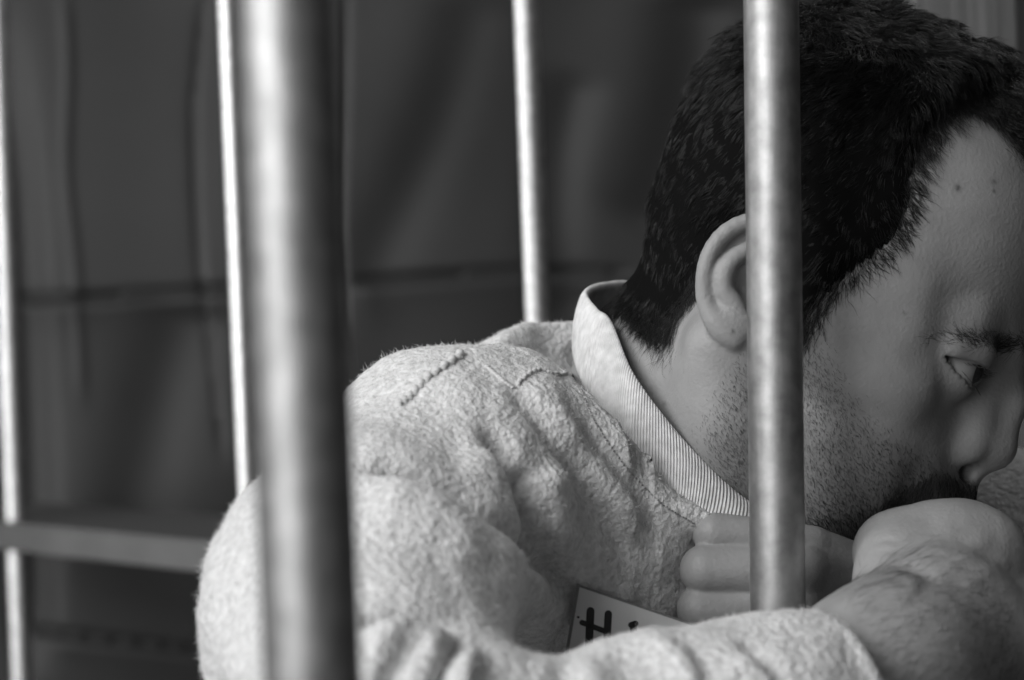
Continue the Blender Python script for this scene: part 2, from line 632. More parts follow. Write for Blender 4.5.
# mouth region
g.ell((84, 0, -50), (20, 30, 24), 14)
for s in (1, -1):
    g.cap((99, 0, -49), (82, s * 25, -55), 5.5, 3.0, 5)
    g.cap((97, 0, -59), (81, s * 24, -57), 6.0, 3.0, 5)
    g.cap((103, 0, -54), (82, s * 27, -56.5), 1.6, 1.0, 3, sub=True)
    # brow ridge and eye socket
    g.cap((98, s * 10, 29), (82, s * 36, 29), 9, 9, 12)
    g.cap((82, s * 36, 29), (63, s * 53, 18), 9, 8, 12)
for s in (1, -1):
    g.ell((107, s * 26, 8), (17, 20, 11), 14, sub=True)
    g.ell((64, s * 46, 4), (14, 9, 14), 14)
    g.ell((60, s * 50, -8), (16, 13, 12), 12)
# nose
g.cap((98, 0, 26), (107, 0, 4), 7, 7.5, 12)
g.cap((107, 0, 4), (107.5, 0, -15), 7.5, 9.5, 6)
g.ell((107, 0, -18), (9.5, 10.5, 9.5), 5)
for s in (1, -1):
    g.cap((94, s * 9, 16), (98, s * 14, -16), 7, 8, 12)
    g.ell((94, s * 14.5, -21.5), (11.5, 7, 8.5), 4)
    g.ell((73, s * 26, -30), (14, 12, 20), 14)
g.cap((101, 0, -30), (99, 0, -42), 6, 7, 8)
for s in (1, -1):
    g.ell((99, s * 7.5, -30.5), (7.5, 3.8, 5.5), 2, sub=True)
    g.chain([(92, s * 17, -10), (83.5, s * 20, -15), (81, s * 20, -24), (88, s * 19, -33)], [1.2, 2.0, 2.2, 1.2], 4, sub=True)   # alar crease
# eyelids : shell round the eyeball, cut by an almond opening
for s in (1, -1):
    ec = EYE_C * np.array([1, s, 1])
    g.ell(ec, (14.4, 14.4, 14.4), 8)
    g.cap(ec + np.array([4, -12 * s, 8]), ec + np.array([9, 0, 10]), 3, 3.5, 9)
    g.cap(ec + np.array([9, 0, 10]), ec + np.array([0, 14 * s, 7]), 3.5, 3.5, 9)

    def almond(x, y, z, ec=ec, s=s):
        a = (y - ec[1]) * s
        b = z - ec[2]
        q = np.clip(1 - ((a - 1.5) / 16.3) ** 2, -2, 1)
        up = b - (3.6 * q + 0.10 * a)
        lo = -(b + 6.8 * q - 0.06 * a)
        d = np.maximum(up, lo) * 0.8
        return np.maximum(d, ec[0] - 8 - x)
    g.put(almond, ec + np.array([-8, -19, -9]), ec + np.array([22, 19, 9]), 1.2, sub=True)
    g.ell(ec, (12.3,) * 3, 0)
    # fold above the lid
    g.cap(ec + np.array([9, -8 * s, 8]), ec + np.array([2, 15 * s, 6.0]), 1.3, 1.1, 2.0, sub=True)
# ears
er = math.radians(20)
for s in (1, -1):
    def E3(f_, h_, out):        # ear plane: leans out to the back
        b = (6 - f_)
        return np.array([f_ + 4.5, s * (72.0 + 0.42 * b + out), h_ * 0.779 + 7.4])
    rot = np.array([[math.cos(er), s * math.sin(er), 0], [-s * math.sin(er), math.cos(er), 0], [0, 0, 1.0]])
    cc = E3(-9, 9, 0)
    g.ell(cc, (19, 4.5, 25), 3, rot=rot)
    g.ell(E3(0, -14, 1), (12, 5.0, 12), 5, rot=rot)
    g.cap(E3(-4, 10, -5), E3(-6, -8, -6), 9, 8, 8)
    g.ell(E3(-2, 4, 5), (11, 7, 12), 3, sub=True, rot=rot)            # concha
    g.ell(E3(-13, 22, 4.5), (7, 4, 11), 3, sub=True, rot=rot)         # scapha
    hel = [E3(4, 12, 4), E3(7, 24, 4.5), E3(4, 34, 4.5), E3(-6, 40.5, 4), E3(-16, 37, 3.5), E3(-23, 26, 3.5), E3(-25.5, 12, 3.5), E3(-24, -2, 3),
           E3(-20, -13, 2.5), E3(-13, -22, 4), E3(-5, -26, 4)]
    hp = spline(hel, 26)
    g.chain(hp, np.concatenate([np.full(18, 3.4), np.linspace(3.4, 5, 8)]), 1.8)
    ant = spline([E3(-6, 29, 2), E3(-14, 20, 3.2), E3(-17.5, 8, 4.2), E3(-15, -3, 4.2), E3(-8, -9, 4)], 14)
    g.chain(ant, np.linspace(2.6, 3.4, 14), 3)
    g.ell(E3(4.5, 2, 3), (4.5, 3.5, 6), 3, rot=rot)                   # tragus
    g.ell(E3(-8, -19, 4.5), (10, 4.5, 8.5), 2.5, rot=rot)                 # lobe
HV, HQ = g.mesh()
HV = h2c(HV)
HQ = HQ[:, ::-1]
del g

# ---------------------------------------------------------------- right hand and both forearms (camera frame mm)
g = Grid((50, 40, 730), (345, 260, 1110), 1.5)
wr = CM(935, 612, 905)
g.chain([CM(700, 745, 800), CM(815, 728, 836), CM(888, 676, 870), wr], [30, 33, 36, 29], 12)
g.cap(CM(930, 700, 885), CM(1010, 650, 925), 30, 30, 18)
g.cap(CM(870, 690, 862), CM(960, 640, 905), 30, 25, 18)
# back of the hand
mcp = [CM(922, 536, 958), CM(962, 534, 950), CM(992, 549, 945), CM(1010, 576, 948)]
for i, mp_ in enumerate(mcp):
    w0 = wr + np.array([(-9, -3, 4, 10)[i], (-4, -3, 0, 6)[i], 6.0])
    g.cap(w0, mp_, 17, (12.5, 13, 12.5, 11.5)[i], 9)
g.ell(CM(942, 560, 938), (34, 25, 26), 14)
# curled fingers
for i, mp_ in enumerate(mcp):
    r = (10.5, 11, 10.5, 9)[i]
    pip = mp_ + np.array([10 + 2 * i, 2 + 4 * i, 36 - 3 * i])
    dip = pip + np.array([-20, 12, 12])
    tip = dip + np.array([-17, 9, -14])
    g.chain([mp_, pip, dip, tip], [r + 1, r, r * .9, r * .8], 3)
# thumb: base beside the wrist, lying along the mouth
g.chain([wr + np.array([-16, -2, 8]), CM(900, 568, 925), CM(893, 552, 945), CM(903, 538, 972), CM(920, 540, 990)], [19, 17, 15, 11.5, 9.5], 8)
for kp, kr in ((CM(988, 547, 936), 9), (CM(953, 543, 938), 9), (CM(1005, 567, 938), 8)):
    g.ell(kp, (kr,) * 3, 12)
RV, RQ = g.mesh()
RN = vnormals(RV, RQ)
hx, hy = proj(RV)
hd_ = np.zeros(len(RV))
for pl, va, vs, ra, rs, sd in (
        ([(818, 602), (836, 588), (862, 574), (895, 566), (925, 572), (940, 586)], 8.0, 7, 3.0, 14, 1),    # wrist crease
        ([(850, 590), (885, 582), (915, 588)], 1.2, 4, 1.0, 8, 1),
        ([(905, 575), (935, 545), (958, 520)], -0.7, 9, 0, 9, 1),                                            # tendons
        ([(930, 580), (965, 555), (995, 532)], -0.7, 9, 0, 9, 1),
        ([(960, 588), (988, 572), (1012, 556)], -0.6, 9, 0, 9, 1),
        ([(872, 545), (885, 540), (898, 542)], 0.8, 3, 0.4, 5, 1),
        ([(868, 556), (884, 551), (902, 553)], 0.8, 3, 0.4, 5, 1)):
    d, t = line_sd(hx, hy, spline(pl, 20))
    d = d * sd
    e = sstep(t, 0, .2) * (1 - sstep(t, .75, 1.0))
    hd_ += e * (-va * np.exp(-(d / vs) ** 2) + ra * np.exp(-((d - vs - rs * .7) / rs) ** 2))
hd_ = hd_ * np.clip(-RN[:, 2] * 1.6, 0, 1) + 0.12 * wob(RV, 22, 51) + 0.05 * wob(RV, 7, 52)
RV = RV + RN * hd_[:, None]
# ---------------------------------------------------------------- left hand
g = Grid((60, 40, 930), (345, 250, 1130), 1.4)
lw = CM(905, 612, 988)
lm = [CM(812, 548, 974), CM(806, 573, 964), CM(803, 604, 964), CM(806, 630, 970)]
lp = [CM(713, 533, 968), CM(705, 570, 962), CM(701, 609, 962), CM(712, 634, 970)]
lr = [9.6, 11.6, 11.0, 9.5]
for i in range(4):
    w0 = lw + np.array([0, (-9, -3, 3, 9)[i], 0])
    g.cap(w0, lm[i], 14, lr[i] + 0.2, 4)
for i in range(4):
    mid = 0.5 * (lm[i] + lp[i])
    g.chain([lm[i], mid, lp[i]], [lr[i] + 0.4, lr[i] + 0.3, lr[i] - 0.2], 0.8)
    dip = lp[i] + np.array([12, 1, 20])
    tip = dip + np.array([20, 2, 4])
    g.chain([lp[i], dip, tip], [lr[i] - .6, lr[i] * .85, lr[i] * .75], 0.6)
g.chain([lw + np.array([-6, -10, 14]), CM(850, 560, 1012), CM(800, 556, 1022), CM(770, 552, 1026)], [15, 12.5, 11, 9], 6)
g.chain([lw, CM(985, 645, 1030), CM(1060, 672, 1060)], [26, 30, 36], 10)
LV, LQ = g.mesh()
LN = vnormals(LV, LQ)
hx, hy = proj(LV)
hd_ = 0.10 * wob(LV, 18, 61)
for pl in ([(690, 556), (697, 570), (692, 586)], [(699, 556), (706, 570), (702, 586)], [(708, 557), (714, 570), (711, 586)], [(703, 524), (708, 534), (705, 543)],
           [(688, 598), (696, 606), (692, 618)], [(698, 598), (706, 606), (703, 618)]):
    d, t = line_sd(hx, hy, spline(pl, 10))
    hd_ -= 0.08 * np.exp(-(d / 2.5) ** 2) * np.sin(math.pi * t)
LV = LV + LN * (hd_ * np.clip(-LN[:, 2] * 1.5, 0, 1))[:, None]

# ---------------------------------------------------------------- sweatshirt
SH, EL, CU = CM(458, 484, 965), CM(385, 800, 760), CM(812, 708, 832)
UA = CM(355, 600, 865)


# support under the collar
COL_IN = [(586, 296, 1075), (597, 314, 1045), (611, 329, 1028), (633, 379, 1004), (668, 428, 993), (708, 472, 992), (747, 505, 998), (790, 527, 1018),
          (812, 535, 1050), (800, 510, 1090), (740, 430, 1125), (680, 345, 1130), (640, 291, 1115), (604, 287, 1095)]
COL_OUT = [(577, 347, 1088), (579, 370, 1050), (598, 415, 1010), (629, 459, 988), (668, 498, 978), (703, 519, 976), (747, 529, 982), (800, 545, 1008),
           (830, 555, 1050), (812, 540, 1100), (750, 470, 1140), (690, 390, 1150), (632, 332, 1140), (588, 330, 1115)]
nearer = lambda p: CM(p[0], p[1], p[2] - 10 * float(p[2] < 1052))
ci = np.array([nearer(p) for p in COL_IN])
co = np.array([nearer(p) for p in COL_OUT])


def closed_spline(P, n):
    m = len(P)
    t = np.arange(n) / n * m
    i = t.astype(int)
    u = (t - i)[:, None]
    p0, p1, p2, p3 = P[(i - 1) % m], P[i % m], P[(i + 1) % m], P[(i + 2) % m]
    return 0.5 * ((2 * p1) + (p2 - p0) * u + (2 * p0 - 5 * p1 + 4 * p2 - p3) * u ** 2 + (3 * p1 - p0 - 3 * p2 + p3) * u ** 3)


ccen = co.mean(0)
sup = closed_spline(co, 40)
inw = ccen - sup
inw /= np.linalg.norm(inw, axis=1, keepdims=True)
sup = sup + inw * 9
n_ax = ci.mean(0) - ccen
n_ax /= np.linalg.norm(n_ax)
bi, bo = closed_spline(ci, 50), closed_spline(co, 50)
band = 0.55 * bi + 0.45 * bo
bandn = np.cross(np.roll(bi, -1, 0) - np.roll(bi, 1, 0), bo - bi)
bandn /= np.linalg.norm(bandn, axis=1, keepdims=True)
bandn *= np.sign((bandn * (band - band.mean(0))).sum(1, keepdims=True))
band = band + bandn * 7
band2 = band + bandn * 14


def shirt_grid(h, shrink=0.0):
    g = Grid((-240, -30, 620), (420, 420, 1380), h)
    q = shrink
    g.chain([SH, UA, EL], [58 - q, 57 - q, 56 - q], 20)
    g.chain([EL, CM(580, 794, 790), CM(622, 791, 797), CM(678, 763, 806), CM(770, 735, 826), CM(830, 728, 842), CM(935, 675, 880)], [55 - q, 46 - q, 46 - q, 46 - q, 42 - q, 42 - q, 42 - q], 16)
    g.chain([SH, CM(560, 462, 1018), CM(650, 450, 1080)], [57 - q, 43 - q, 42 - q], 24)
    g.ell(CM(572, 550, 1006), (64 - q, 72 - q, 56 - q), 40)
    g.chain([CM(660, 470, 1080), CM(740, 500, 1160), CM(830, 500, 1215)], [52 - q, 60 - q, 60 - q], 30)
    g.chain([CM(600, 520, 1105), CM(580, 700, 1130), CM(540, 1000, 1150)], [108 - q, 122 - q, 135 - q], 40)
    g.chain([CM(700, 560, 1120), CM(700, 700, 1140), CM(700, 1000, 1170)], [95 - q, 118 - q, 130 - q], 40)
    g.ell(CM(630, 540, 1050), (70 - q, 70 - q, 46 - q), 30)
    g.chain([CM(830, 500, 1215), CM(1000, 560, 1190), CM(1130, 660, 1140)], [60 - q, 56 - q, 54 - q], 20)
    g.chain([CM(1130, 660, 1140), CM(1060, 662, 1075), CM(1010, 652, 1045)], [54 - q, 46 - q, 42 - q], 20)
    if q == 0: g.chain(list(sup) + [sup[0]], [6.0] * 41, 10)
    g.chain([ccen - n_ax * 4, ccen + n_ax * 40, ccen + n_ax * 90], [74 + 2 * q, 90 + 2 * q, 112 + 2 * q], 6, sub=True)
    g.chain(list(band) + [band[0]], [12.0 + q] * 51, 3, sub=True)
    g.chain(list(band2) + [band2[0]], [11.0 + q] * 51, 3, sub=True)
    return g


g = shirt_grid(2.6)
# right cuff: cut plane and open sleeve
c0, c1, c2 = CM(803, 596, 850), CM(893, 680, 803), CM(820, 800, 850)
cn = np.cross(c1 - c0, c2 - c0)
cn /= np.linalg.norm(cn)
if cn[0] < 0: cn = -cn
ax_r = (wr - EL) / np.linalg.norm(wr - EL)


def cutter(x, y, z):
    d = (x - c0[0]) * cn[0] + (y - c0[1]) * cn[1] + (z - c0[2]) * cn[2]
    # only around the sleeve end
    rr = np.sqrt((x - 160.) ** 2 + (y - 120.) ** 2 + (z - 860.) ** 2) - 120
    return np.maximum(-d, rr)


g.put(cutter, (30, 0, 730), (290, 250, 990), 4, sub=True)
g.chain([CM(790, 733, 830), CM(830, 728, 842), CM(935, 675, 880)], [36, 37.5, 38.5], 3, sub=True)
# neck opening
g.chain([nk_ for nk_ in (h2c(nk[0]), CM(690, 410, 1062), CM(655, 470, 1070))], [60, 62, 50], 3, sub=True)
SV, SQ = g.mesh()
del g
SN = vnormals(SV, SQ)
px, py = proj(SV)
front = SN[:, 2] < 0.35
# folds of the cloth, in the frame of the cloth as seen from the front
FOLDS = [
    # polyline, valley depth, valley width px, ridge height, ridge width px, side of the ridge
    ([(346, 462), (400, 470), (452, 492), (505, 535), (560, 585), (610, 612)], 12.0, 9, 8.0, 26, 1),
    ([(470, 420), (505, 455), (525, 500), (545, 545), (575, 600)], 9.0, 10, 6.0, 22, 1),
    ([(497, 375), (540, 420), (585, 490), (620, 545), (640, 590)], 5.0, 9, 4.5, 18, -1),
    ([(545, 380), (590, 440), (640, 505), (672, 560)], 4.5, 9, 4.0, 16, -1),
    ([(525, 460), (532, 520), (545, 575)], 9.0, 8, 5.0, 16, -1),
    ([(352, 628), (400, 618), (440, 622), (470, 632)], 8.0, 7, 5.0, 16, 1),
    ([(470, 632), (450, 655), (438, 700)], 7.0, 8, 5.0, 14, -1),
    ([(425, 640), (395, 665), (380, 720)], 4.0, 9, 3.0, 14, 1),
    ([(560, 618), (566, 650), (560, 700)], 4.0, 12, 3.0, 22, -1),
    ([(735, 640), (760, 655), (790, 690)], 4.0, 8, 3.0, 12, 1),
    ([(650, 622), (690, 640), (720, 690)], 3.0, 10, 2.5, 14, 1),
    ([(350, 420), (400, 430), (440, 455)], 2.0, 14, 2.0, 20, 1),
    ([(250, 560), (240, 620), (250, 690)], 2.5, 16, 2.0, 20, 1),
]
dsp = np.zeros(len(SV))
for pl, va, vs, ra, rs, sd in FOLDS:
    d, t = line_sd(px, py, spline(pl, 20))
    d = d * sd
    e = sstep(t, 0, .22) * (1 - sstep(t, .72, 1.0))
    dsp += e * (-va * np.exp(-(d / vs) ** 2) + ra * np.exp(-((d - vs * 0.6 - rs) / rs) ** 2))
dsp = np.where(front, dsp, 0) * np.clip(1.3 - SN[:, 2] * 1.5 - 1.0, 0, 1)
dsp += 1.6 * wob(SV, 60, 21) + 0.9 * wob(SV, 28, 22) + 0.35 * wob(SV, 11, 23)
hem = np.abs((SV - c0) @ cn) < 6
dsp = np.where(hem, dsp * 0.3, dsp)
SV = SV + SN * dsp[:, None]
SN = vnormals(SV, SQ)

# coarse body under the clothes, so that the figure carries on inside them
gb = shirt_grid(7.0, 17.0)
BV, BQ = gb.mesh()
del gb

allV = np.concatenate([HV, RV, LV, BV])
off = np.cumsum([0, len(HV), len(RV), len(LV)])
allQ = np.concatenate([HQ + off[0], RQ + off[1], LQ + off[2], BQ + off[3]])
person = mesh_from('person', to_world(allV), allQ, M_skin)
tag(person, 'dark-haired man in a pale fleece sweatshirt leaning his mouth on his folded hands', 'person')

# -- colour of the skin: stubble shadow, lips, moles, plus painted shade under the mouth
HLoc = c2h(HV)
HN = vnormals(HV, HQ)


def near_px(L):
    """image position of head points, the far side mirrored on to the near side"""
    M_ = L.copy()
    M_[:, 1] = np.abs(M_[:, 1])
    return proj(h2c(M_))


hx, hy = near_px(HLoc)
BEARD = [(798, 325), (815, 335), (832, 360), (852, 392), (880, 425), (912, 446), (945, 462), (972, 474), (985, 500), (990, 620), (850, 640), (752, 560),
         (706, 475), (698, 432), (714, 392), (738, 360), (770, 330)]
MOUST = [(884, 506), (902, 486), (938, 472), (966, 478), (978, 488), (975, 506), (945, 504), (905, 514)]
GOAT_SHADE = [(806, 520), (850, 515), (888, 505), (940, 512), (975, 520), (960, 600), (860, 610), (815, 560)]  # chin beard area; its skin tone also carries painted shade
bd = poly_sd(hx, hy, BEARD)
mo = poly_sd(hx, hy, MOUST)
go = poly_sd(hx, hy, GOAT_SHADE)
tone = np.ones(len(allV))
th = 1 - 0.22 * sstep(bd, -12, 22) - 0.25 * sstep(mo, -6, 6) - 0.15 * sstep(go, -12, 12)
for (mx, my, mr_, ma) in ((958, 188, 3.2, .8), (994, 182, 2.4, .6), (994, 191, 2.0, .6), (733, 332, 2.2, .6), (905, 314, 2.0, .4), (934, 388, 2.0, .3), (664, 404, 2.0, .4)):
    dm = np.hypot(proj(HV)[0] - mx, proj(HV)[1] - my)
    th *= 1 - ma * np.exp(-(dm / mr_) ** 2) * (HLoc[:, 1] > 0)
tone[:len(HV)] = th
at = person.data.attributes.new('tone', 'FLOAT', 'POINT')
at.data.foreach_set('value', tone.astype(np.float32))
nt = M_skin.node_tree
pb = nt.nodes['Principled BSDF']
src = pb.inputs['Base Color'].links[0].from_socket
an = nt.nodes.new('ShaderNodeAttribute'); an.attribute_name = 'tone'
mx = nt.nodes.new('ShaderNodeMix'); mx.data_type = 'RGBA'; mx.blend_type = 'MULTIPLY'
mx.inputs['Factor'].default_value = 1.0
nt.links.new(src, mx.inputs['A']); nt.links.new(an.outputs['Fac'], mx.inputs['B'])
nt.links.new(mx.outputs['Result'], pb.inputs['Base Color'])

# -- eyes
M_sclera = simple_mat('eye_white', 0.27, 0.12)
M_iris = noise_mat('iris', 0.012, 0.03, 900, 0.08, 0, 1)


def sphere_vq(c, r, nu=48, nv=32):
    u = np.linspace(0, 2 * math.pi, nu, endpoint=False)
    v = np.linspace(0, math.pi, nv + 1)[1:-1]
    P = np.stack([np.cos(v)[:, None] + 0 * u[None], np.sin(v)[:, None] * np.cos(u)[None], np.sin(v)[:, None] * np.sin(u)[None]], -1).reshape(-1, 3)
    P = np.vstack([P, [1, 0, 0], [-1, 0, 0]])
    f = []
    for i in range(len(v) - 1):
        for j in range(nu):
            j2 = (j + 1) % nu
            f.append((i * nu + j, i * nu + j2, (i + 1) * nu + j2, (i + 1) * nu + j))
    t = len(P) - 2
    for j in range(nu):
        f.append((t, (j + 1) % nu, j))
        f.append((t + 1, (len(v) - 1) * nu + j, (len(v) - 1) * nu + (j + 1) % nu))
    return P * r, f


for s in (1, -1):
    ec = EYE_C * np.array([1, s, 1])
    gz_ = np.array([1, 0.06, 0.0]); gz_ /= np.linalg.norm(gz_)
    b1 = np.cross([0, 0, 1], gz_); b1 /= np.linalg.norm(b1)
    Rg = np.stack([gz_, b1, np.cross(gz_, b1)], 1)
    P, f = sphere_vq(ec, EYE_R)
    eye = mesh_from('eye', to_world(h2c(P @ Rg.T + ec)), f, M_sclera, person)
    # iris with a slight corneal dome
    rr = np.linspace(0, 6.0, 8)
    aa = np.linspace(0, 2 * math.pi, 32, endpoint=False)
    IP = [[math.sqrt(EYE_R ** 2 - r_ * r_) + 0.25 + 1.1 * (1 - (r_ / 6.0) ** 2), r_ * math.cos(a), r_ * math.sin(a)] for r_ in rr[1:] for a in aa]
    IP = np.array([[EYE_R + 1.35, 0, 0]] + IP)
    f = [(0, 1 + j, 1 + (j + 1) % 32) for j in range(32)]
    for i in range(len(rr) - 2):
        for j in range(32):
            j2 = (j + 1) % 32
            f.append((1 + i * 32 + j, 1 + (i + 1) * 32 + j, 1 + (i + 1) * 32 + j2, 1 + i * 32 + j2))
    iris = mesh_from('iris', to_world(h2c(IP @ Rg.T + ec)), f, M_iris, eye)

# -- hair: underlayer mesh and strands
CV, CQ = skull.mesh()
CV = h2c(CV)
CQ = CQ[:, ::-1]
CL = c2h(CV)
sx, sy = near_px(CL)
HAIR = [(560, -200), (1300, -200), (1300, 150), (1075, 178), (1045, 168), (1022, 150), (1000, 122), (975, 104), (950, 108), (932, 130), (918, 170), (914, 200),
        (905, 232), (880, 258), (850, 280), (828, 302), (812, 330), (803, 345), (790, 330), (772, 285), (766, 250), (742, 236), (722, 246), (712, 270),
        (700, 300), (684, 326), (670, 338), (655, 335), (640, 325), (624, 312), (560, 306)]
hd = poly_sd(sx, sy, HAIR) * 0.47          # mm
CN = vnormals(CV, CQ)


def hair_thick(L, d):
    top = sstep(L[:, 2], 60, 130)
    fr = sstep(L[:, 0], 35, 75) * sstep(L[:, 2], 80, 120)
    t = 2.0 + 7.0 * sstep(L[:, 2], 0, 45) * sstep(-L[:, 0], -20, 40) + 3.0 * sstep(L[:, 2], 0, 45) + 8.0 * top + 5.0 * fr
    return t * sstep(d, 0.0, 15.0) ** 0.8


ct = hair_thick(CL, hd)
lump = 1.3 * wob(CV, 22, 31) + 0.8 * wob(CV, 11, 32)
fr_ = sstep(CL[:, 0], 40, 80) * sstep(CL[:, 2], 80, 115)
lump = lump * (0.5 + 2.6 * fr_ + 0.8 * sstep(CL[:, 2], 90, 140)) * sstep(hd, 2, 14)
capP = CV + CN * (ct + lump - 0.45)[:, None]
keep = (hd > 0.8)[CQ].all(1)
used_, inv_ = np.unique(CQ[keep], return_inverse=True)
hair = mesh_from('hair', to_world(capP[used_]), inv_.reshape(-1, 4), M_haircap, person)


def flow_dir(L):
    f_, l_, h_ = L[:, 0], L[:, 1], L[:, 2]
    back = np.stack([-0.50 + 0 * f_, 0 * f_, -0.86 + 0 * f_], -1)
    fore = np.stack([0.80 + 0 * f_, 0.15 * np.sign(l_), -0.50 + 0 * f_], -1)
    topd = np.stack([0.85 + 0 * f_, 0.35 * np.sign(l_) * sstep(np.abs(l_), 0, 40), 0.05 + 0 * f_], -1)
    nap = np.stack([0.10 + 0 * f_, 0.1 * np.sign(l_), -0.98 + 0 * f_], -1)
    wf = sstep(f_, 22, 50)
    wt = sstep(h_, 112, 140) * sstep(f_, -50, -10)
    wn = 1 - sstep(h_, 5, 40)
    d = back * (1 - wf)[:, None] + fore * wf[:, None]
    d = d * (1 - wt)[:, None] + topd * wt[:, None]
    wn = wn * (1 - wf)
    d = d * (1 - wn)[:, None] + nap * wn[:, None]
    return d


def make_strands(P0, N0, L0, length, lift, wave, lam, steps, spread, seed, phase_scale=9.0, locks=0):
    n = len(P0)
    d = flow_dir(L0)
    d = d + spread * rng.normal(size=d.shape)
    d = (d @ HR.T)
    d -= N0 * (d * N0).sum(1, keepdims=True)
    d /= np.maximum(np.linalg.norm(d, axis=1, keepdims=True), 1e-6)
    b = np.cross(N0, d)
    ph = 3.2 * wob(P0, phase_scale, seed) + 0.5 * rng.normal(size=n)
    s_ = np.linspace(0, 1, steps)
    path = np.zeros((n, steps, 3))
    for i, t in enumerate(s_):
        Ls = length * t
        out = lift * (1 - (1 - t) ** 2) * length * 0.5 - 0.55 * np.maximum(Ls, 0) ** 2 / 160.0
        w = wave * length * (np.sin(2 * math.pi * Ls / lam + ph) - np.sin(ph)) * (0.3 + 0.7 * t) * 0.5
        w2 = wave * length * (np.cos(2 * math.pi * Ls / lam + ph) - np.cos(ph)) * 0.3 * t
        path[:, i] = P0 + d * Ls[:, None] + N0 * (out + np.abs(w2))[:, None] + b * w[:, None]
    # strands gather into locks towards their tips
    if locks:
        pick = rng.choice(n, size=min(locks, n), replace=False)
        kd = KDTree(len(pick))
        for j, i in enumerate(pick):
            kd.insert(P0[i], j)
        kd.balance()
        near = np.array([kd.find(p)[1] for p in P0])
        gp = path[pick][near]
        tt = (s_ ** 0.8)[None, :, None] * (0.45 + 0.45 * rng.random((n, 1, 1)))
        path = path + tt * ((gp - gp[:, :1]) - (path - path[:, :1])) + 0.85 * tt * (gp[:, :1] - path[:, :1])
    return path


allp, allr = [], []
wgt = np.where(hd > 0.5, 1.0, 0.0) * (0.3 + 0.7 * (CL[:, 1] > -20))
capF = CV + CN * np.maximum(ct + lump - 1.4, -0.3)[:, None]
P0, N0, _ = sample_surface(capF, CQ, wgt, 42000)
L0 = c2h(P0)
tp = sstep(L0[:, 2], 70, 130)
fr0 = sstep(L0[:, 0], 40, 75) * sstep(L0[:, 2], 85, 115)
ln = (8 + 7 * tp + 7 * fr0) * (0.7 + 0.6 * rng.random(len(P0)))
lift = 0.18 + 0.30 * tp + 0.25 * fr0 + 0.12 * rng.normal(size=len(P0))
wv = 0.10 + 0.10 * tp + 0.22 * fr0
lam = 16 - 3 * fr0
allp.append(make_strands(P0, N0, L0, ln, lift, wv, lam, 7, 0.22, 41, 9.0, 3800)); allr.append(np.full(len(P0), 0.13))
# hairline fringe rooted on the skin
wgt = np.exp(-((hd - 3.0) / 3.8) ** 2)
P0, N0, _ = sample_surface(CV, CQ, wgt * (1 + 1.6 * (sy > 290) * (sx < 700)), 15000)
L0 = c2h(P0)
ln = (7 + 6 * sstep(L0[:, 2], 60, 110)) * (0.6 + 0.8 * rng.random(len(P0)))
allp.append(make_strands(P0, N0, L0, ln, 0.3 + 0.1 * rng.normal(size=len(P0)), np.full(len(P0), 0.18), np.full(len(P0), 15.0), 7, 0.30, 42))
allr.append(np.full(len(P0), 0.09))
# curly forelock
wgt = sstep(CL[:, 0], 60, 85) * sstep(CL[:, 2], 84, 108) * sstep(hd, 0, 6)
P0, N0, _ = sample_surface(CV, CQ, wgt, 6500)
L0 = c2h(P0)
ln = 24 * (0.7 + 0.5 * rng.random(len(P0)))
allp.append(make_strands(P0, N0, L0, ln, 1.0 + 0.25 * rng.normal(size=len(P0)), np.full(len(P0), 0.5), np.full(len(P0), 16.0), 12, 0.30, 43, 14.0, 260))
allr.append(np.full(len(P0), 0.12))
# thin curls low on the nape
npd = poly_sd(sx, sy, [(630, 305), (690, 292), (692, 340), (668, 362), (650, 345), (634, 325)])
P0, N0, _ = sample_surface(CV, CQ, sstep(npd, -3, 8), 620)
L0 = c2h(P0)
allp.append(make_strands(P0, N0, L0, 8 + 5 * rng.random(len(P0)), 0.25 + 0.1 * rng.normal(size=len(P0)), np.full(len(P0), 0.3), np.full(len(P0), 17.0), 8, 0.35, 44))
allr.append(np.full(len(P0), 0.075))
sv, sq, o_ = [], [], 0
for p_, r_ in zip(allp, allr):
    v_, q_ = strands_mesh(p_, r_)
    sv.append(v_); sq.append(q_ + o_); o_ += len(v_)
# strands join the underlayer's mesh
capv = capP[used_]
hm = hair.data
bpy.data.objects.remove(hair)
hair = mesh_from('hair', to_world(np.concatenate([capv] + sv)), np.concatenate([inv_.reshape(-1, 4)] + [q + len(capv) for q in sq]), [M_haircap, M_hair], person,
                 mat_index=np.concatenate([np.zeros(keep.sum(), int)] + [np.ones(len(q), int) for q in sq]))


# -- stubble, moustache, brows, lashes, arm hair
def skin_hair(name, V, Q, w, count, length, rad, dvec, lift, mat, curl=0.1, steps=4):
    P0, N0, _ = sample_surface(V, Q, w, count)
    n = len(P0)
    d = np.asarray(dvec, float) + 0.28 * rng.normal(size=(n, 3))
    d = d - N0 * (d * N0).sum(1, keepdims=True)
    d /= np.maximum(np.linalg.norm(d, axis=1, keepdims=True), 1e-6)
    b = np.cross(N0, d)
    ln_ = length * (0.6 + 0.7 * rng.random(n))
    cu = curl * rng.normal(size=n)
    path = np.zeros((n, steps, 3))
    for i, t in enumerate(np.linspace(0, 1, steps)):
        L_ = (ln_ * t)[:, None]
        path[:, i] = P0 + d * L_ + N0 * L_ * lift * (1 - 0.5 * t) + b * L_ * (cu * t)[:, None]
    v_, q_ = strands_mesh(path, np.full(n, rad))
    return mesh_from(name, to_world(v_), q_, mat, person)


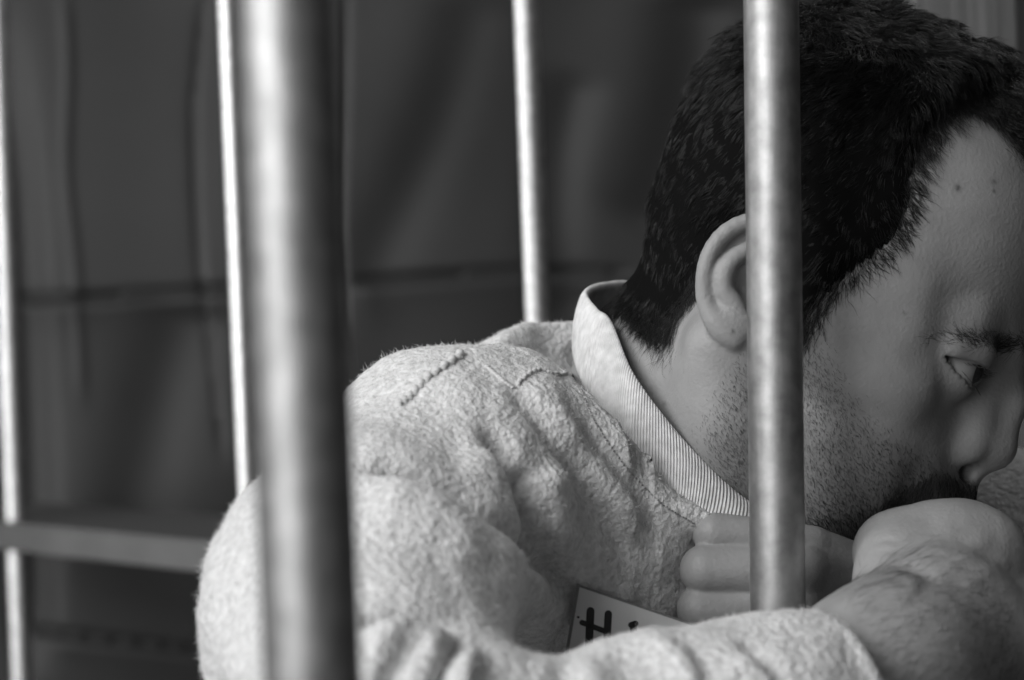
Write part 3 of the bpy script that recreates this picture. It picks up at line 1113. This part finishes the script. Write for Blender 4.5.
D_ = lambda x, y, z=0.0: np.array([x, y, z])
skin_hair('stubble', HV, HQ, sstep(bd, -10, 28) * (0.55 + 0.45 * sstep(go, -40, 20)), 30000, 1.9, 0.06, D_(0.45, 0.85), 0.45, M_stub)
skin_hair('moustache', HV, HQ, sstep(mo, -3, 4), 1900, 5.0, 0.08, D_(-0.35, 0.9), 0.35, M_stub)
skin_hair('chin_beard', HV, HQ, sstep(go, -8, 10), 6500, 4.0, 0.09, D_(0.3, 0.9), 0.4, M_stub)
br = poly_sd(hx, hy, [(900, 340), (925, 332), (958, 331), (1000, 333), (1046, 336), (1046, 352), (1005, 352), (965, 346), (930, 343)])
brw = sstep(br, -2, 4) * (0.12 + 0.88 * sstep(hx, 935, 985))
eb = skin_hair('eyebrow', HV, HQ, brw, 1300, 7.0, 0.07, D_(-0.8, -0.25), 0.25, M_stub)
# lashes
for s in (1,):
    pth = []
    for i in range(70):
        a = rng.uniform(-13, 13)
        up = i < 46
        q_ = 1 - ((a - 0.5) / 15.0) ** 2
        b_ = (3.6 * q_ + 0.06 * a) if up else (-6.2 * q_ + 0.04 * a)
        x_ = math.sqrt(max(14.2 ** 2 - a * a - b_ * b_, 1))
        base = EYE_C + np.array([x_, a, b_])
        L_ = rng.uniform(5, 8) if up else rng.uniform(3, 4.5)
        dr_ = np.array([0.8, a * 0.03 + 0.1 * rng.normal(), -0.45 if up else -0.5])
        pth.append([base + dr_ * L_ * t + np.array([0, 0, (0.45 if up else -0.1) * L_ * t * t]) for t in np.linspace(0, 1, 5)])
    v_, q_ = strands_mesh(np.array(pth), np.full(len(pth), 0.09))
    mesh_from('eyelashes', to_world(h2c(v_)), q_, M_lash, person)
rx, ry = proj(RV)
ah = poly_sd(rx, ry, [(832, 592), (870, 560), (905, 530), (960, 545), (1010, 590), (1040, 700), (880, 720)])
skin_hair('arm_hair', RV, RQ, sstep(ah, -5, 25), 4200, 6.5, 0.034, D_(0.75, -0.45), 0.16, M_stub, 0.12, 5)

# -- sweatshirt: cloth with its nap of short fibres in one mesh
fw = 0.12 + 0.88 * (SN[:, 2] < 0.3)
P0, N0, _ = sample_surface(SV, SQ, fw, 150000)
n = len(P0)
d0 = N0 * 0.8 + 0.75 * rng.normal(size=(n, 3))
d0 /= np.linalg.norm(d0, axis=1, keepdims=True)
d1 = d0 + 0.7 * rng.normal(size=(n, 3))
L_ = rng.uniform(0.7, 2.2, (n, 1))
L_ = L_ * (0.6 + 0.8 * sstep(wob(P0, 7, 71), -0.3, 0.6))[:, None]
path = np.stack([P0 - N0 * 0.3, P0 + d0 * L_ * 0.55, P0 + d0 * L_ * 0.55 + d1 * L_ * 0.35], 1)
fv, fq = strands_mesh(path, np.full(n, 0.10))
shirt = mesh_from('sweatshirt', to_world(np.concatenate([SV, fv])), np.concatenate([SQ, fq + len(SV)]), [M_fleece, M_fuzz], person,
                  mat_index=np.concatenate([np.zeros(len(SQ), int), np.ones(len(fq), int)]))

# collar: ribbed band
NC, MC = 1400, 18
ii_, oo_ = closed_spline(ci, NC), closed_spline(co, NC)
mid = 0.5 * (ii_ + oo_)
cen = mid.mean(0)
outd = mid - cen
wdir = oo_ - ii_
tan_ = np.roll(ii_, -1, 0) - np.roll(ii_, 1, 0)
nor = np.cross(tan_, wdir)
nor /= np.linalg.norm(nor, axis=1, keepdims=True)
nor *= np.sign((nor * outd).sum(1, keepdims=True))
arc = np.cumsum(np.linalg.norm(np.roll(ii_, -1, 0) - ii_, axis=1))
ribs = 0.26 * np.sin(2 * math.pi * arc / (arc[-1] / 250.0))
prof = []
for k in range(MC):                       # down the outside
    t = k / (MC - 1)
    bul = 2.6 * math.sin(math.pi * min(1, 0.08 + 0.92 * t)) ** 0.6
    prof.append((t, 1.2 + bul, 1.0))
for k in range(8):                        # up the inside
    t = 1 - k / 7
    prof.append((t, -1.6, 0.6))
prof.append((-0.06, -0.6, 0.5)); prof.append((-0.09, 0.6, 0.7)); prof.append((-0.06, 1.5, 0.9))
rows = []
for (t, o1, rb) in prof:
    rows.append(ii_ + wdir * t + nor * (o1 + ribs * rb)[:, None])
V = np.stack(rows, 1)
MP = len(prof)
a_ = np.arange(NC)[:, None]; b_ = np.arange(MP)[None, :]
Q = np.stack([a_ * MP + b_, ((a_ + 1) % NC) * MP + b_, ((a_ + 1) % NC) * MP + (b_ + 1) % MP, a_ * MP + (b_ + 1) % MP], -1).reshape(-1, 4)
collar = mesh_from('collar', to_world(V.reshape(-1, 3)), Q, M_rib, shirt)
tag(collar, 'ribbed knitted collar')

# seams and stitches laid on the cloth
bvh = BVHTree.FromPolygons([Vector(v) for v in SV], [tuple(int(i) for i in q) for q in SQ])


def on_shirt(px_, py_, lift=0.0):
    d = Vector(CM(px_, py_, 1.0)); d.normalize()
    h, n_, i_, t_ = bvh.ray_cast(Vector((0, 0, 0)) + d * 600, d)
    if h is None: return None
    return np.array(h) - np.array(d) * lift


def seam(pl, r, rip):
    c = [on_shirt(x, y, 0.4) for x, y in spline(pl, 70)]
    c = np.array([p for p in c if p is not None])
    for _ in range(3): c[1:-1] = (c[:-2] + c[1:-1] * 2 + c[2:]) / 4
    t = np.arange(len(c))
    c[:, 0] += rip * np.sin(t * 0.9); c[:, 1] += rip * np.sin(t * 0.9 + 1.3)
    V, f = tube_along(c, r * (1 + 0.3 * np.sin(t * 1.8)), 8)
    return mesh_from('shoulder_seam', to_world(V), f, M_seam, shirt)


seam([(397, 406), (410, 397), (424, 381), (444, 367), (463, 353)], 1.7, 0.5)
seam([(486, 366), (500, 378), (514, 388)], 1.1, 0.3)
seam([(517, 384), (530, 373), (541, 370), (556, 374), (576, 374)], 1.0, 0.25)

# row of small stitches just outside the collar
sp_ = spline([(575, 352), (579, 376), (597, 419), (626, 463), (664, 502), (698, 523)], 64)
nn_ = np.gradient(sp_, axis=0)
nn_ /= np.linalg.norm(nn_, axis=1, keepdims=True)
st_ = []
for (x, y), (tx_, ty_) in zip(sp_[:-1], nn_[:-1]):
    ox, oy = x - ty_ * 2.5, y + tx_ * 2.5
    a, b = on_shirt(ox - tx_ * 1.1, oy - ty_ * 1.1, 0.5), on_shirt(ox + tx_ * 1.1, oy + ty_ * 1.1, 0.5)
    if a is not None and b is not None and np.linalg.norm(a - b) < 4:
        st_.append([a, (a + b) / 2, b])
v_, q_ = strands_mesh(np.array(st_), np.full(len(st_), 0.5))
tag(mesh_from('collar_stitching', to_world(v_), q_, simple_mat('stitch_thread', 0.34, 0.9, 0, 0.1), shirt), kind='stuff')

# name tag pinned on the chest, with lettering
M_card = noise_mat('tag_card', 0.55, 0.62, 30, 0.35, 0, 1)
M_ink = simple_mat('marker_ink', 0.012, 0.5)
M_edge = simple_mat('tag_sleeve_edge', 0.16, 0.3)
TL, TR, BL = (577, 584), (694, 624), (562, 672)
z3 = [on_shirt(*p) for p in (TL, (610, 596), (640, 606), (585, 604))]
zz = min([p[2] for p in z3 if p is not None and p[2] > 900] or [960.0]) - 2.0
ex = CM(TR[0], TR[1], zz + 6) - CM(TL[0], TL[1], zz)
ey = CM(BL[0], BL[1], zz - 2) - CM(TL[0], TL[1], zz)
O_ = CM(TL[0], TL[1], zz)
nz_ = np.cross(ex, ey); nz_ /= np.linalg.norm(nz_)
if nz_[2] > 0: nz_ = -nz_


def on_tag(px_, py_, lift):
    """tag plane point seen at an image position"""
    d = CM(px_, py_, 1.0)
    t = ((O_ + nz_ * lift) @ nz_) / (d @ nz_)
    return d * t


def slab(corners, lo, hi):
    c = [np.array(p) for p in corners]
    V = [p + nz_ * lo for p in c] + [p + nz_ * hi for p in c]
    k = len(c)
    return V, [tuple(range(k - 1, -1, -1)), tuple(range(k, 2 * k))] + [(i, (i + 1) % k, k + (i + 1) % k, k + i) for i in range(k)]


tv, tf, tm = [], [], []


def add_slab(c, lo, hi, mi):
    V, f = slab(c, lo, hi)
    o = len(tv)
    tv.extend(V); tf.extend([tuple(i + o for i in q) for q in f]); tm.extend([mi] * len(f))


add_slab([O_, O_ + ex, O_ + ex + ey, O_ + ey], -0.5, 0.0, 2)
m_ = 0.025
add_slab([O_ + ex * m_ + ey * m_, O_ + ex * (1 - m_) + ey * m_, O_ + ex * (1 - m_) + ey * (1 - m_), O_ + ex * m_ + ey * (1 - m_)], 0.0, 0.25, 0)


def stroke(p, q, w):
    a, b = np.array(p, float), np.array(q, float)
    u = (b - a) / np.linalg.norm(b - a)
    v = np.array([-u[1], u[0]])
    pts = []
    for k in range(7):
        an_ = math.pi / 2 + math.pi * k / 6
        pts.append(a + w / 2 * (u * math.cos(an_) + v * math.sin(an_)))
    for k in range(7):
        an_ = -math.pi / 2 + math.pi * k / 6
        pts.append(b + w / 2 * (u * math.cos(an_) + v * math.sin(an_)))
    add_slab([on_tag(x, y, 0.25) for x, y in pts], 0.0, 0.12, 1)


stroke((590.5, 611), (588.5, 652), 8)
stroke((608.3, 614), (606.0, 656), 7.5)
stroke((582, 622.5), (607, 632), 5.5)
stroke((631, 625), (635.5, 623.5), 6)
stroke((633.5, 625), (632, 660), 6.5)
stroke((578, 617), (578.6, 617.2), 2.2)
mesh_from('name_tag', to_world(np.array(tv)), tf, [M_card, M_ink, M_edge], shirt, smooth=False, mat_index=tm)
